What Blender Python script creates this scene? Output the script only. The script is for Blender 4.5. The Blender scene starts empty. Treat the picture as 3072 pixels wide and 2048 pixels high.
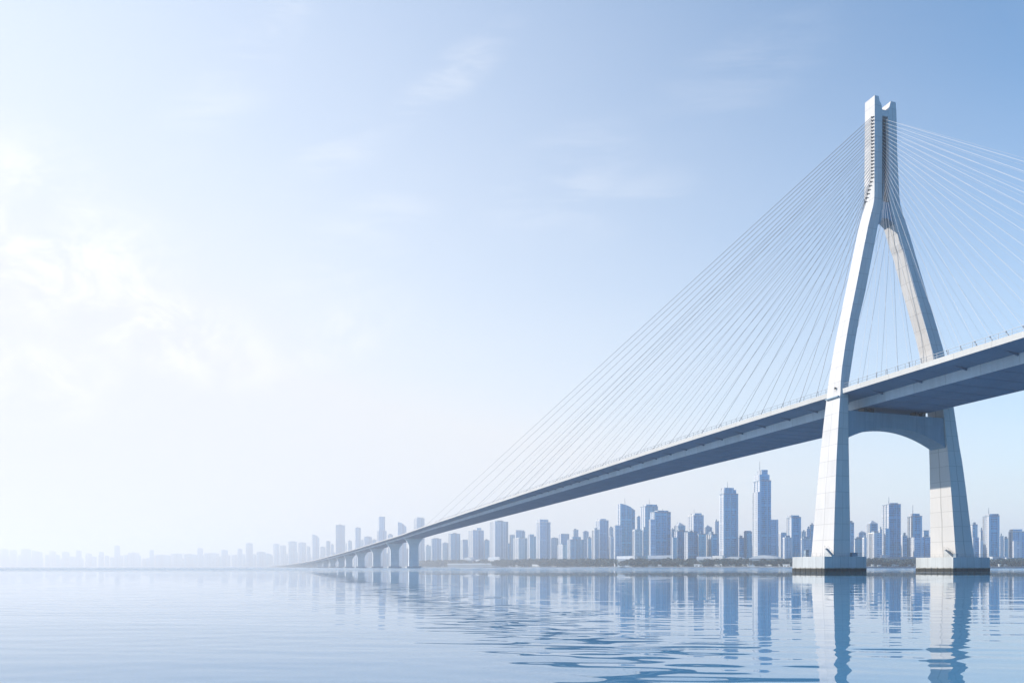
import bpy, math, random
from mathutils import Vector, noise
R = math.radians
random.seed(7)
S = bpy.context.scene
COL = S.collection

# ------------------------------------------------------------------ camera
F, CX, HY, CAMZ = 2124.0, 1536.0, 1700.0, 1.58      # focal length / horizon measured on a 3072 px wide frame
cd = bpy.data.cameras.new("camera")
cam = bpy.data.objects.new("camera", cd)
COL.objects.link(cam)
S.camera = cam
cd.sensor_width = 36.0
cd.lens = F / 3072 * 36
cd.shift_y = (HY - 1024) / 3072
cd.clip_start, cd.clip_end = 0.1, 60000
cam.location = (0, 0, CAMZ)
cam.rotation_euler = (R(90), 0, 0)

# ------------------------------------------------------------------ sky, sun, exposure
SUN_EL, SUN_AZ = 29.0, -75.0                        # azimuth clockwise from +Y
S.view_settings.view_transform = 'Standard'
S.view_settings.look = 'None'
S.view_settings.gamma = 1
S.view_settings.use_curve_mapping = False
S.view_settings.exposure = 0.47
world = bpy.data.worlds.new("World")
S.world = world
world.use_nodes = True


class NT:
    """small helper round a node tree"""
    def __init__(s, tree):
        s.t, s.n, s.l = tree, tree.nodes, tree.links

    def new(s, typ, **kw):
        nd = s.n.new(typ)
        for k, v in kw.items():
            if k in ('operation', 'blend_type', 'data_type', 'sky_type', 'noise_dimensions', 'feature', 'wave_type', 'bands_direction', 'interpolation_type', 'normalize', 'clamp', 'uv_map'):
                setattr(nd, k, v)
            else:
                nd.inputs[int(k[1:]) if k[0] == 'i' and k[1:].isdigit() else k.replace('_', ' ')].default_value = v
        return nd

    def link(s, a, b):
        s.l.new(a, b)

    def m(s, op, a, b=None, c=None, clamp=False):
        nd = s.n.new("ShaderNodeMath")
        nd.operation = op
        nd.use_clamp = clamp
        for i, x in enumerate((a, b, c)):
            if x is None:
                continue
            if isinstance(x, (int, float)):
                nd.inputs[i].default_value = x
            else:
                s.link(x, nd.inputs[i])
        return nd.outputs[0]

    def ramp(s, x, lo, hi, a=0.0, b=1.0):
        nd = s.n.new("ShaderNodeMapRange")
        nd.interpolation_type = 'SMOOTHSTEP'
        s.link(x, nd.inputs['Value'])
        for k, v in zip(('From Min', 'From Max', 'To Min', 'To Max'), (lo, hi, a, b)):
            nd.inputs[k].default_value = v
        return nd.outputs[0]

    def mix(s, f, a, b):
        nd = s.n.new("ShaderNodeMix")
        nd.data_type = 'RGBA'
        for sock, x in ((nd.inputs['Factor'], f), (nd.inputs['A'], a), (nd.inputs['B'], b)):
            pass
        ins = [i for i in nd.inputs if i.enabled]
        for i, x in zip(ins, (f, a, b)):
            if isinstance(x, (int, float)):
                i.default_value = x
            elif isinstance(x, tuple):
                i.default_value = (*x, 1) if len(x) == 3 else x
            else:
                s.link(x, i)
        return [o for o in nd.outputs if o.enabled][0]

    def noise(s, vec, scale, detail=3, rough=.5, dist=0.0):
        nd = s.n.new("ShaderNodeTexNoise")
        s.link(vec, nd.inputs['Vector'])
        nd.inputs['Scale'].default_value = scale
        nd.inputs['Detail'].default_value = detail
        nd.inputs['Roughness'].default_value = rough
        nd.inputs['Distortion'].default_value = dist
        return nd.outputs['Fac']

    def mapping(s, vec, loc=(0, 0, 0), rot=(0, 0, 0), sc=(1, 1, 1)):
        nd = s.n.new("ShaderNodeMapping")
        s.link(vec, nd.inputs[0])
        nd.inputs['Location'].default_value = loc
        nd.inputs['Rotation'].default_value = rot
        nd.inputs['Scale'].default_value = sc
        return nd.outputs[0]


W = NT(world.node_tree)
bg = W.n['Background']
sky = W.new("ShaderNodeTexSky", sky_type='NISHITA')
sky.sun_disc = False
sky.sun_elevation = R(SUN_EL)
sky.sun_rotation = R(SUN_AZ)
sky.air_density = 1.1
sky.dust_density = .8
sky.ozone_density = 2.5
tc = W.new("ShaderNodeTexCoord")
gen = tc.outputs['Generated']
sx = W.new("ShaderNodeSeparateXYZ")
W.link(gen, sx.inputs[0])
zc = W.m('MAXIMUM', sx.outputs[2], .03)
# clouds live on a flat layer overhead: direction divided by its height
cv = W.new("ShaderNodeCombineXYZ")
W.link(W.m('DIVIDE', sx.outputs[0], W.m('ADD', zc, .12)), cv.inputs[0])
W.link(W.m('DIVIDE', sx.outputs[1], W.m('ADD', zc, .12)), cv.inputs[1])
pl = cv.outputs[0]
# thin veil that thickens towards the west (-X) and the horizon
veil = W.noise(W.mapping(pl, loc=(3.1, 1.7, 0), rot=(0, 0, R(-28)), sc=(.35, .8, 1)), .8, 4, .5)
west = W.m('MULTIPLY', sx.outputs[0], -1.0)
low = W.m('MULTIPLY', W.m('EXPONENT', W.m('MULTIPLY', W.m('MAXIMUM', sx.outputs[2], 0.0), -3.3)), 1.2)
back = W.ramp(sx.outputs[1], -.45, .45, -1.1, 0.0)        # veil cut from the unseen rear sky to deepen shaded faces
west2 = W.m('ADD', W.m('MULTIPLY', sx.outputs[0], -.80), W.m('MULTIPLY', sx.outputs[1], .45))
veil = W.m('ADD', W.m('ADD', W.m('MULTIPLY', west2, .93), W.m('ADD', back, -.12)), W.m('ADD', low, W.m('MULTIPLY', W.m('SUBTRACT', veil, .5), .3)))
veil = W.m('MULTIPLY', veil, 1.0, clamp=True)
# clouds: feathery streaks and small puffs, each bank at its own bearing (x/y) and height (z/y)
yy = W.m('MAXIMUM', sx.outputs[1], .05)
qa, qb = W.m('DIVIDE', sx.outputs[0], yy), W.m('DIVIDE', sx.outputs[2], yy)
gz = W.new("ShaderNodeCombineXYZ")
W.link(qa, gz.inputs[0])
W.link(qb, gz.inputs[1])
gp = gz.outputs[0]


n_puf = W.ramp(W.noise(W.mapping(gp, rot=(0, 0, R(20)), sc=(1, 1.35, 1)), 9.0, 6, .62, .5), .36, .72)
n_str = W.ramp(W.noise(W.mapping(gp, rot=(0, 0, R(-42)), sc=(1.0, 4.2, 1)), 4.2, 5, .6, .5), .40, .70)


def bank(px, py, rx, ry, rot, k, puffy):
    """cloud bank centred on bearing/height, given here as pixels of the 1024 px frame"""
    a, b = (px - 512) / 708, (566.7 - py) / 708
    mp = W.new("ShaderNodeMapping")
    mp.vector_type = 'TEXTURE'
    W.link(gp, mp.inputs[0])
    mp.inputs['Location'].default_value = (a, b, 0)
    mp.inputs['Rotation'].default_value = (0, 0, R(rot))
    mp.inputs['Scale'].default_value = (rx / 708, ry / 708, 1)
    ln = W.n.new("ShaderNodeVectorMath")
    ln.operation = 'LENGTH'
    W.link(mp.outputs[0], ln.inputs[0])
    msk = W.ramp(ln.outputs['Value'], .15, 1.25, 1, 0)
    nz = n_puf if puffy else n_str
    return W.m('MULTIPLY', W.m('MULTIPLY', msk, nz), k)


cl = None
for args in ((35, 190, 90, 66, -35, .6, True), (60, 260, 140, 76, -15, 1.0, True), (150, 320, 150, 50, -22, 1.0, True), (20, 380, 120, 50, 0, .6, True),
             (275, 25, 80, 30, 52, .25, False), (450, 78, 95, 26, 40, .32, False), (330, 160, 70, 34, 25, .2, False), (565, 180, 95, 50, 30, .22, False),
             (350, 245, 100, 44, 32, .25, False), (335, 335, 90, 34, 25, .45, True), (625, 205, 80, 34, 20, .14, False), (740, 75, 120, 48, 30, .12, False), (215, 95, 90, 46, 40, .16, False)):
    c_ = bank(*args)
    cl = c_ if cl is None else W.m('MAXIMUM', cl, c_)
SKY_K = 0.0785
tint = W.n.new("ShaderNodeVectorMath")      # cool white balance; unseen rear sky made bluer for the shaded faces
tint.operation = 'MULTIPLY'
W.link(sky.outputs[0], tint.inputs[0])
W.link(W.mix(W.ramp(sx.outputs[1], -.3, .4), (.60, 1.5, 2.3), (1.82, 2.14, 2.22)), tint.inputs[1])
c1 = W.mix(veil, tint.outputs[0], (8.2, 8.5, 9.0))
c2 = W.mix(cl, c1, (10.4, 10.4, 10.5))
W.link(c2, bg.inputs[0])
bg.inputs[1].default_value = SKY_K

sd = bpy.data.lights.new("sun", 'SUN')
sd.energy = 5.0
sd.angle = R(.5)
sd.color = (1, .905, .77)
sun = bpy.data.objects.new("sun", sd)
COL.objects.link(sun)
sdir = Vector((math.sin(R(SUN_AZ)) * math.cos(R(SUN_EL)), math.cos(R(SUN_AZ)) * math.cos(R(SUN_EL)), math.sin(R(SUN_EL))))
sun.rotation_euler = sdir.to_track_quat('Z', 'Y').to_euler()
sun.location = sdir * 500

S.cycles.max_bounces = 6
S.cycles.volume_bounces = 2
S.cycles.diffuse_bounces = 3
S.cycles.glossy_bounces = 4
S.cycles.transmission_bounces = 4
S.cycles.use_denoising = True


# ------------------------------------------------------------------ mesh helpers
class MB:
    """collects faces with UVs in metres"""
    def __init__(s):
        s.v, s.f, s.uv, s.mi = [], [], [], []

    def face(s, pts, uvs=None, mi=0):
        i = len(s.v)
        s.v += [tuple(p) for p in pts]
        s.f.append(tuple(range(i, i + len(pts))))
        if uvs is None:
            a, b, c = Vector(pts[0]), Vector(pts[1]), Vector(pts[2])
            n = (b - a).cross(c - a)
            if abs(n.z) > .8 * n.length:
                uvs = [(p[0], p[1]) for p in pts]
            else:
                h = Vector((-n.y, n.x, 0))
                h = h.normalized() if h.length > 1e-9 else Vector((1, 0, 0))
                uvs = [(Vector(p).dot(h), p[2]) for p in pts]
        s.uv.append(uvs)
        s.mi.append(mi)

    def box(s, x0, x1, y0, y1, z0, z1):
        s.prism([(x0, y0), (x1, y0), (x1, y1), (x0, y1)], z0, z1)

    def prism(s, poly, z0, z1, tops=None, gable=False):
        n = len(poly)
        tops = tops or [z1] * n
        b = [(p[0], p[1], z0) for p in poly]
        t = [(p[0], p[1], tops[i]) for i, p in enumerate(poly)]
        run = 0
        for i in range(n):
            j = (i + 1) % n
            L = math.dist(poly[i], poly[j])
            mi = 1 if gable and abs(poly[j][0] - poly[i][0]) < .01 * L and poly[j][1] < poly[i][1] else 0  # left, sun-facing side gets the material with sunlight in its colour
            s.face([b[i], b[j], t[j], t[i]], [(run, z0), (run + L, z0), (run + L, tops[j]), (run, tops[i])], mi)
            run += L
        s.face(t)
        s.face(b[::-1])

    def loft(s, rings, closed_ends=True, frac=False):
        """rings: list of equal-length point loops (counter-clockwise seen from outside end)"""
        n = len(rings[0])
        for a, b in zip(rings, rings[1:]):
            for i in range(n):
                j = (i + 1) % n
                if frac:
                    uvs = [(0, a[i][2]), (1, a[j][2]), (1, b[j][2]), (0, b[i][2])]
                    s.face([a[i], a[j], b[j], b[i]], uvs)
                else:
                    s.face([a[i], a[j], b[j], b[i]])
        if closed_ends:
            s.face(rings[0][::-1], [(0.2, p[2]) for p in rings[0]][::-1] if frac else None)
            s.face(rings[-1], [(0.2, p[2]) for p in rings[-1]] if frac else None)

    def tube(s, a, b, r, n=8, r2=None):
        a, b = Vector(a), Vector(b)
        r2 = r if r2 is None else r2
        w = (b - a).normalized()
        u = w.orthogonal().normalized()
        v = w.cross(u)
        A = [a + r * (u * math.cos(q) + v * math.sin(q)) for q in [2 * math.pi * k / n for k in range(n)]]
        B = [b + r2 * (u * math.cos(q) + v * math.sin(q)) for q in [2 * math.pi * k / n for k in range(n)]]
        for i in range(n):
            j = (i + 1) % n
            s.face([A[i], A[j], B[j], B[i]])
        s.face(A[::-1])
        s.face(B)

    def build(s, name, mat, parent=None, smooth=False, merge=False):
        me = bpy.data.meshes.new(name)
        me.from_pydata(s.v, [], s.f)
        ul = me.uv_layers.new(name="UVMap")
        k = 0
        for fu in s.uv:
            for q in fu:
                ul.data[k].uv = q
                k += 1
        for m_ in (mat if isinstance(mat, (list, tuple)) else [mat]):
            me.materials.append(m_)
        if isinstance(mat, (list, tuple)):
            me.polygons.foreach_set('material_index', s.mi)
        if smooth:
            me.polygons.foreach_set('use_smooth', [True] * len(me.polygons))
        me.update()
        if merge:
            import bmesh
            bm = bmesh.new()
            bm.from_mesh(me)
            bmesh.ops.remove_doubles(bm, verts=bm.verts, dist=1e-4)
            bm.to_mesh(me)
            bm.free()
        o = bpy.data.objects.new(name, me)
        COL.objects.link(o)
        if parent:
            o.parent = parent
        return o


def tag(o, label=None, cat=None, group=None, kind=None):
    if label:
        o['label'] = label
    if cat:
        o['category'] = cat
    if group:
        o['group'] = group
    if kind:
        o['kind'] = kind
    return o


def empty(name, loc=(0, 0, 0), rz=0.0):
    o = bpy.data.objects.new(name, None)
    COL.objects.link(o)
    o.location = loc
    o.rotation_euler = (0, 0, rz)
    return o


def lerp(a, b, t):
    return a + (b - a) * t


def interp(x, xs, ys):
    if x <= xs[0]:
        return ys[0]
    for i in range(len(xs) - 1):
        if x <= xs[i + 1]:
            return lerp(ys[i], ys[i + 1], (x - xs[i]) / (xs[i + 1] - xs[i]))
    return ys[-1]


# ------------------------------------------------------------------ materials
def mat(name):
    m = bpy.data.materials.new(name)
    m.use_nodes = True
    t = NT(m.node_tree)
    return m, t, t.n['Principled BSDF']


def simple(name, col, rough=.6, metal=0.0, spec=.5, var=.0, scale=1.0):
    m, t, p = mat(name)
    p.inputs['Roughness'].default_value = rough
    p.inputs['Metallic'].default_value = metal
    p.inputs['Specular IOR Level'].default_value = spec
    if var:
        c = t.new("ShaderNodeTexCoord")
        f = t.noise(c.outputs['Object'], scale, 4, .6)
        f = t.ramp(f, .3, .7)
        t.link(t.mix(f, tuple(x * (1 - var) for x in col), tuple(min(1, x * (1 + var)) for x in col)), p.inputs['Base Color'])
    else:
        p.inputs['Base Color'].default_value = (*col, 1)
    return m


def concrete(name, base, joint=5.2, centre=True, period=None, line=.07, stain=.25, groove=0.0):
    """board-marked concrete: horizontal joints every `joint` m, a centre joint or joints every `period` m, run-off streaks"""
    m, t, p = mat(name)
    uv = t.new("ShaderNodeUVMap")
    s = t.new("ShaderNodeSeparateXYZ")
    t.link(uv.outputs[0], s.inputs[0])
    U, V = s.outputs[0], s.outputs[1]
    oc = t.new("ShaderNodeTexCoord").outputs['Object']

    def linemask(x, per, w):
        fr = t.m('FRACT', t.m('DIVIDE', x, per))
        dd = t.m('MULTIPLY', t.m('MINIMUM', fr, t.m('SUBTRACT', 1.0, fr)), per)
        return t.m('LESS_THAN', dd, w)
    masks = []
    if joint:
        masks.append(linemask(V, joint, line))
    if centre:
        masks.append(t.m('LESS_THAN', t.m('ABSOLUTE', t.m('SUBTRACT', U, .52)), .010 + groove))
    if period:
        masks.append(linemask(U, period, line))
    j = masks[0]
    for k in masks[1:]:
        j = t.m('MAXIMUM', j, k)
    big = t.noise(oc, .09, 5, .6)
    streak = t.noise(t.mapping(oc, sc=(1.1, 1.1, .05)), 1.0, 5, .65)
    fine = t.noise(oc, 3.0, 4, .7)
    # each cast panel its own tone
    wn = t.new("ShaderNodeTexWhiteNoise")
    cmb = t.new("ShaderNodeCombineXYZ")
    t.link(t.m('FLOOR', t.m('DIVIDE', V, joint or 5.0)), cmb.inputs[1])
    if period:
        t.link(t.m('FLOOR', t.m('DIVIDE', U, period)), cmb.inputs[0])
    else:
        t.link(t.m('GREATER_THAN', U, .52), cmb.inputs[0])
    t.link(cmb.outputs[0], wn.inputs['Vector'])
    f = t.m('ADD', t.m('MULTIPLY', t.m('SUBTRACT', big, .5), .9), t.m('MULTIPLY', t.m('SUBTRACT', streak, .5), 1.0))
    f = t.m('ADD', f, t.m('MULTIPLY', t.m('SUBTRACT', fine, .5), .35))
    f = t.m('ADD', f, t.m('MULTIPLY', t.m('SUBTRACT', wn.outputs['Value'], .5), .35))
    f = t.m('ADD', t.m('MULTIPLY', f, stain), 1.0)
    c = t.n.new("ShaderNodeVectorMath")
    c.operation = 'SCALE'
    c.inputs[0].default_value = base
    t.link(f, c.inputs['Scale'])
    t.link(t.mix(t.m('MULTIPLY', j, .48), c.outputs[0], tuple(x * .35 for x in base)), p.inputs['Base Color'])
    bp = t.new("ShaderNodeBump", Strength=.35, Distance=.05)
    t.link(t.m('SUBTRACT', t.m('MULTIPLY', fine, .3), j), bp.inputs['Height'])
    t.link(bp.outputs[0], p.inputs['Normal'])
    p.inputs['Roughness'].default_value = .8
    p.inputs['Specular IOR Level'].default_value = .25
    return m


def facade(name, wall, glass, bay=3.4, floor=3.6, win=.62, strip=4, seed=0):
    m, t, p = mat(name)
    uv = t.new("ShaderNodeUVMap")
    s = t.new("ShaderNodeSeparateXYZ")
    t.link(uv.outputs[0], s.inputs[0])
    U, V = s.outputs[0], s.outputs[1]
    fu = t.m('FRACT', t.m('DIVIDE', U, bay))
    fv = t.m('FRACT', t.m('DIVIDE', V, floor))
    iu = t.m('FLOOR', t.m('DIVIDE', U, bay))
    iv = t.m('FLOOR', t.m('DIVIDE', V, floor))
    wu = t.m('LESS_THAN', t.m('ABSOLUTE', t.m('SUBTRACT', fu, .5)), win / 2 + .12)
    wv = t.m('LESS_THAN', t.m('ABSOLUTE', t.m('SUBTRACT', fv, .52)), win / 2)
    pil = t.m('GREATER_THAN', t.m('MODULO', t.m('ADD', iu, 100 + seed), strip), .5)
    wmask = t.m('MULTIPLY', t.m('MULTIPLY', wu, wv), pil)
    # plant floors: a plain band every 15 storeys
    band = t.m('GREATER_THAN', t.m('MODULO', t.m('ADD', iv, seed * 3), 15), .5)
    wmask = t.m('MULTIPLY', wmask, band)
    cmb = t.new("ShaderNodeCombineXYZ")
    t.link(iu, cmb.inputs[0])
    t.link(iv, cmb.inputs[1])
    wn = t.new("ShaderNodeTexWhiteNoise")
    t.link(cmb.outputs[0], wn.inputs['Vector'])
    cm2 = t.new("ShaderNodeCombineXYZ")
    t.link(t.m('FLOOR', t.m('DIVIDE', iu, strip)), cm2.inputs[0])
    w2 = t.new("ShaderNodeTexWhiteNoise")
    t.link(cm2.outputs[0], w2.inputs['Vector'])
    g0 = t.mix(wn.outputs['Value'], tuple(x * .6 for x in glass), tuple(min(1, x * 1.6) for x in glass))
    g = t.mix(t.m('MULTIPLY', w2.outputs['Value'], .55), g0, tuple(x * .7 for x in wall))
    wl = t.mix(w2.outputs['Value'], tuple(x * .50 for x in wall), tuple(min(1, x * 1.40) for x in wall))
    wl = t.mix(t.m('MULTIPLY', t.m('SUBTRACT', 1.0, pil), .75), wl, tuple(.8 * x + .13 for x in wall))
    t.link(t.mix(wmask, wl, g), p.inputs['Base Color'])
    t.link(t.m('ADD', t.m('MULTIPLY', wmask, -.45), .7), p.inputs['Roughness'])
    return m


M = {}
M['pylon'] = concrete("pylon_concrete", (.50, .49, .485), 5.2, True)
M['pylon_far'] = concrete("pylon_concrete_grooved", (.50, .49, .485), 5.2, True, groove=.012, stain=.16)
M['deck'] = concrete("deck_shaded_concrete", (.12, .19, .28), 0, False, 11.0, .06, .35)  # underside shade put into the colour; same girder as the paler web
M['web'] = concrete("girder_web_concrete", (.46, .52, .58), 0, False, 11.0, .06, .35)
M['edge'] = concrete("edge_beam_concrete", (.43, .43, .42), 0, False, 11.0, .05, .2)
M['cap'] = concrete("cap_concrete", (.40, .42, .43), 0, False, 3.1, .07, .45)
M['beam'] = concrete("beam_concrete", (.22, .30, .37), 0, False, 3.6, .035, .4)
M['pier'] = concrete("pier_concrete", (.60, .62, .63), 6, False, None, .05, .3)
M['asphalt'] = simple("asphalt", (.05, .05, .052), .9, var=.2, scale=.5)
M['steel'] = simple("painted_steel", (.20, .23, .27), .45, .3)
M['darksteel'] = simple("dark_steel", (.06, .065, .07), .5, .3)
M['sheath'] = simple("backlit_cable_sheath", (.12, .14, .18), .5, 0)  # far-span copy, darkened as if seen against bright sky
M['sheath_lit'] = simple("lit_cable_sheath", (.50, .50, .50), .4, 0)  # near-span copy of the sheath, sunlit white put into the colour
M['slot'] = simple("anchor_recess_shade", (.03, .035, .045), .8)  # shade of the head slot and cable holes put into the colour
M['railglass'] = simple("rail_mesh_panel", (.40, .44, .48), .3)
M['white'] = simple("white_paint", (.8, .8, .78), .6, var=.06, scale=.4)
M['cream'] = simple("cream_render", (.68, .66, .62), .7, var=.1, scale=.3)
M['bluegrey'] = simple("bluegrey_cladding", (.20, .27, .34), .5, var=.15, scale=.3)
M['quay'] = simple("quay_stone", (.07, .11, .17), .85, var=.25, scale=.1)
M['coping'] = simple("coping_stone", (.50, .50, .50), .8, var=.1, scale=.3)
M['land'] = simple("land_ground", (.12, .14, .12), .95, var=.3, scale=.05)
M['leaf'] = simple("tree_foliage", (.013, .055, .070), .7, var=.45, scale=.35)
M['bark'] = simple("bark", (.09, .07, .05), .9)
M['roofmetal'] = simple("roof_metal", (.38, .42, .46), .45, var=.1, scale=.2)
# tide zone: black weed with a ragged upper edge
m_, t_, p_ = mat("tide_weed")
oc_ = t_.new("ShaderNodeTexCoord").outputs['Object']
sz_ = t_.new("ShaderNodeSeparateXYZ")
t_.link(oc_, sz_.inputs[0])
nn_ = t_.noise(t_.mapping(oc_, sc=(1.2, 1.2, .55)), 1.6, 5, .7)
ff_ = t_.m('SUBTRACT', t_.m('ADD', sz_.outputs[2], t_.m('MULTIPLY', nn_, .9)), 1.62)
ff_ = t_.ramp(ff_, -.10, .12)
t_.link(t_.mix(ff_, (.012, .014, .013), (.30, .29, .26)), p_.inputs['Base Color'])
p_.inputs['Roughness'].default_value = .7
M['tide'] = m_
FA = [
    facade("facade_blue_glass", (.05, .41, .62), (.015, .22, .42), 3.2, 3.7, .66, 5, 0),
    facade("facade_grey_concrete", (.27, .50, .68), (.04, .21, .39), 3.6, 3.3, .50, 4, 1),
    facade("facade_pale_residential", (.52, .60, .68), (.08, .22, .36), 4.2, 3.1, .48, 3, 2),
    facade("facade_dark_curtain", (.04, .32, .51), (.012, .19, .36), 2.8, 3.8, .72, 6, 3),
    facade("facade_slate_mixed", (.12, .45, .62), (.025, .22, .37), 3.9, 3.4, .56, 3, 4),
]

LIT_SIDE = facade("facade_lit_side", (.40, .42, .46), (.12, .18, .26), 4.0, 3.5, .42, 3, 2)  # sunlit tone painted on the towers' left sides, paler than their fronts

# ------------------------------------------------------------------ water
def shore(x):   # distance of the far waterline along the view azimuth x
    return interp(x, [-900, 0, 600, 800, 900, 1000, 1100, 1270, 1500, 1900, 2400, 3400, 4200],
                  [8200, 8000, 7400, 6700, 5900, 4900, 4100, 3300, 2600, 1550, 1150, 1000, 950])


def at(x, D, z=0.0):
    return Vector(((x - CX) / F * D, D, z))


def zpix(y, D):
    return CAMZ + (HY - y) * D / F


import numpy as np


def axis(parts):
    out = []
    for a, b, d in parts:
        out += list(np.arange(a, b - d * .01, d))
    return out


ys = axis([(3, 30, .09), (30, 70, .2), (70, 120, .5), (120, 420, 2.2)])
q = 420.0
while q < 11000:
    ys.append(q)
    q *= 1.12
ys = np.array([-600, -150, -40, -10, -3, 0, 1.5] + ys + [11000.0])
hx = axis([(.13, 34, .26), (34, 120, 1.3), (120, 400, 6)])
q = 400.0
ex = []
while q < 8000:
    ex.append(q)
    q *= 1.25
pos_x = np.array(hx + [e for e in ex if e < 4100] + [4300.0])
neg_x = -np.array(hx + ex + [8100.0])[::-1]
xs_ = np.concatenate([neg_x, pos_x])
X, Y = np.meshgrid(xs_, ys)
dY = np.gradient(ys)[:, None]
dX = np.gradient(xs_)[None, :]
rg = np.random.RandomState(5)


def ripples(n, l0, l1, slope, spread, seed):
    g = np.random.RandomState(seed)
    Hh = np.zeros_like(X)
    for k in range(n):
        lam = l0 * (l1 / l0) ** (k / max(1, n - 1)) * g.uniform(.9, 1.1)
        th = g.normal(0, spread) + .08
        kx, ky = 2 * np.pi / lam * math.sin(th), 2 * np.pi / lam * math.cos(th)
        amp = slope * lam / (2 * np.pi) * math.sqrt(2 / n)
        fy = np.clip((lam / max(abs(math.cos(th)), .1)) / (dY * 3.0) - 1.0, 0, 1)
        fx = np.clip((lam / max(abs(math.sin(th)), .02)) / (dX * 3.0) - 1.0, 0, 1)
        Hh += amp * np.sin(kx * X + ky * Y + g.uniform(0, 6.28)) * fy * fx
    return Hh


env = .62 + .38 * np.sin(X * .11 + .7 * np.sin(Y * .13)) * np.sin(Y * .09 + 1.3 + .5 * np.sin(X * .17))
calm = ripples(30, 1.3, 6.0, .0040, .22, 3) + ripples(48, .42, 1.6, .0175, .40, 4) * env


def blob(cx_, cy_, rx, ry):
    return np.exp(-(((X - cx_) / rx) ** 2 + ((Y - cy_) / ry) ** 2) ** 1.3)


gust = blob(2.4, 16.5, 3.6, 5.0) + blob(1.5, 24, 3.6, 5) + .8 * blob(6, 13, 3.2, 1.8) + .6 * blob(1, 38, 6, 6)
gust = np.clip(gust, 0, 1) * (.55 + .45 * np.sin(X * 1.3 + 2 * np.sin(Y * .8)) * np.sin(Y * 1.9 + X * .4))
Z = calm + (ripples(44, .28, 1.2, .045, .55, 9) + ripples(14, 1.2, 3.0, .006, .4, 12)) * gust
Z[:4, :] = 0
ny, nx = X.shape
co = np.stack([X, Y, Z], -1).reshape(-1, 3)
idx = np.arange(ny * nx).reshape(ny, nx)
quads = np.stack([idx[:-1, :-1], idx[:-1, 1:], idx[1:, 1:], idx[1:, :-1]], -1).reshape(-1, 4)
me = bpy.data.meshes.new("water")
me.vertices.add(len(co))
me.vertices.foreach_set('co', co.astype(np.float32).ravel())
me.loops.add(len(quads) * 4)
me.loops.foreach_set('vertex_index', quads.astype(np.int32).ravel())
me.polygons.add(len(quads))
me.polygons.foreach_set('loop_start', np.arange(0, len(quads) * 4, 4, dtype=np.int32))
me.polygons.foreach_set('use_smooth', np.ones(len(quads), dtype=bool))
me.update(calc_edges=True)
mw, t, p = mat("river_water")
p.inputs['Base Color'].default_value = (.06, .20, .34, 1)
p.inputs['Roughness'].default_value = .015
p.inputs['IOR'].default_value = 1.5
# wind-ruffled water far out, towards the other bank
oc = t.new("ShaderNodeTexCoord").outputs['Object']
sy = t.new("ShaderNodeSeparateXYZ")
t.link(oc, sy.inputs[0])
h = t.m('MULTIPLY', t.noise(t.mapping(oc, sc=(.35, 1.2, 1)), 1.0, 3, .55), t.ramp(sy.outputs[1], 170, 420, 0, .35))
bp = t.new("ShaderNodeBump", Strength=1.0, Distance=1.0)
t.link(h, bp.inputs['Height'])
t.link(bp.outputs[0], p.inputs['Normal'])
t.link(t.ramp(sy.outputs[1], 120, 500, .015, .16), p.inputs['Roughness'])
me.materials.append(mw)
water = bpy.data.objects.new("water", me)
COL.objects.link(water)
tag(water, kind='structure')

# far bank: one land sheet behind a quay wall
xs = [-900, -400, 0, 300, 600, 700, 800, 850, 900, 950, 1000, 1050, 1100, 1180, 1270, 1380, 1500, 1700, 1900, 2150, 2400, 2900, 3400, 4200]
edge = [at(x, shore(x)) for x in xs]
lb = MB()
for a, b in zip(edge, edge[1:]):
    lb.face([(a.x, a.y, 2.2), (b.x, b.y, 2.2), (b.x * 1.05, 10900, 2.4), (a.x * 1.0 if a.x > -7800 else a.x, 10900, 2.4)])
tag(lb.build("land", M['land']), kind='structure')
qb, cb = MB(), MB()
for a, b in zip(edge, edge[1:]):
    n = Vector((b.y - a.y, a.x - b.x, 0)).normalized()
    if n.y > 0:
        n = -n
    qb.face([(a.x, a.y, -.5), (b.x, b.y, -.5), (b.x, b.y, 2.1), (a.x, a.y, 2.1)])
    A, B = a + n * .4, b + n * .4
    A2, B2 = a - n * 1.6, b - n * 1.6
    cb.loft([[(A.x, A.y, 2.1), (A2.x, A2.y, 2.1), (A2.x, A2.y, 2.45), (A.x, A.y, 2.45)],
             [(B.x, B.y, 2.1), (B2.x, B2.y, 2.1), (B2.x, B2.y, 2.45), (B.x, B.y, 2.45)]])
qe = empty("quay_wall")
tag(qe, "long low river wall with a pale coping below the far skyline", "river wall")
qb.build("wall_face", M['quay'], qe)
cb.build("coping", M['coping'], qe)

# ------------------------------------------------------------------ bridge
TH = math.atan2(.295, .9555)
bridge = empty("cable_stayed_bridge", (129.7, 241.4, 0), TH)
tag(bridge, "large concrete cable-stayed bridge crossing the water on an A-shaped pylon", "bridge")


def loc2(w):      # world -> bridge plan
    dx, dy = w[0] - 129.7, w[1] - 241.4
    return (dx * math.cos(TH) + dy * math.sin(TH), -dx * math.sin(TH) + dy * math.cos(TH))


def leg(name, rows, material):
    """rows: (z, v0, v1, half thickness)"""
    b = MB()
    rings = [[(v0, -hh, z), (v1, -hh, z), (v1, hh, z), (v0, hh, z)] for z, v0, v1, hh in rows]
    b.loft(rings, True, True)
    return b.build(name, material, bridge)


def hz(z):
    return interp(z, [5, 36, 58, 66, 83, 114, 123, 160], [5.1, 3.9, 3.1, 2.7, 2.4, 2.25, 2.2, 2.1])


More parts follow.
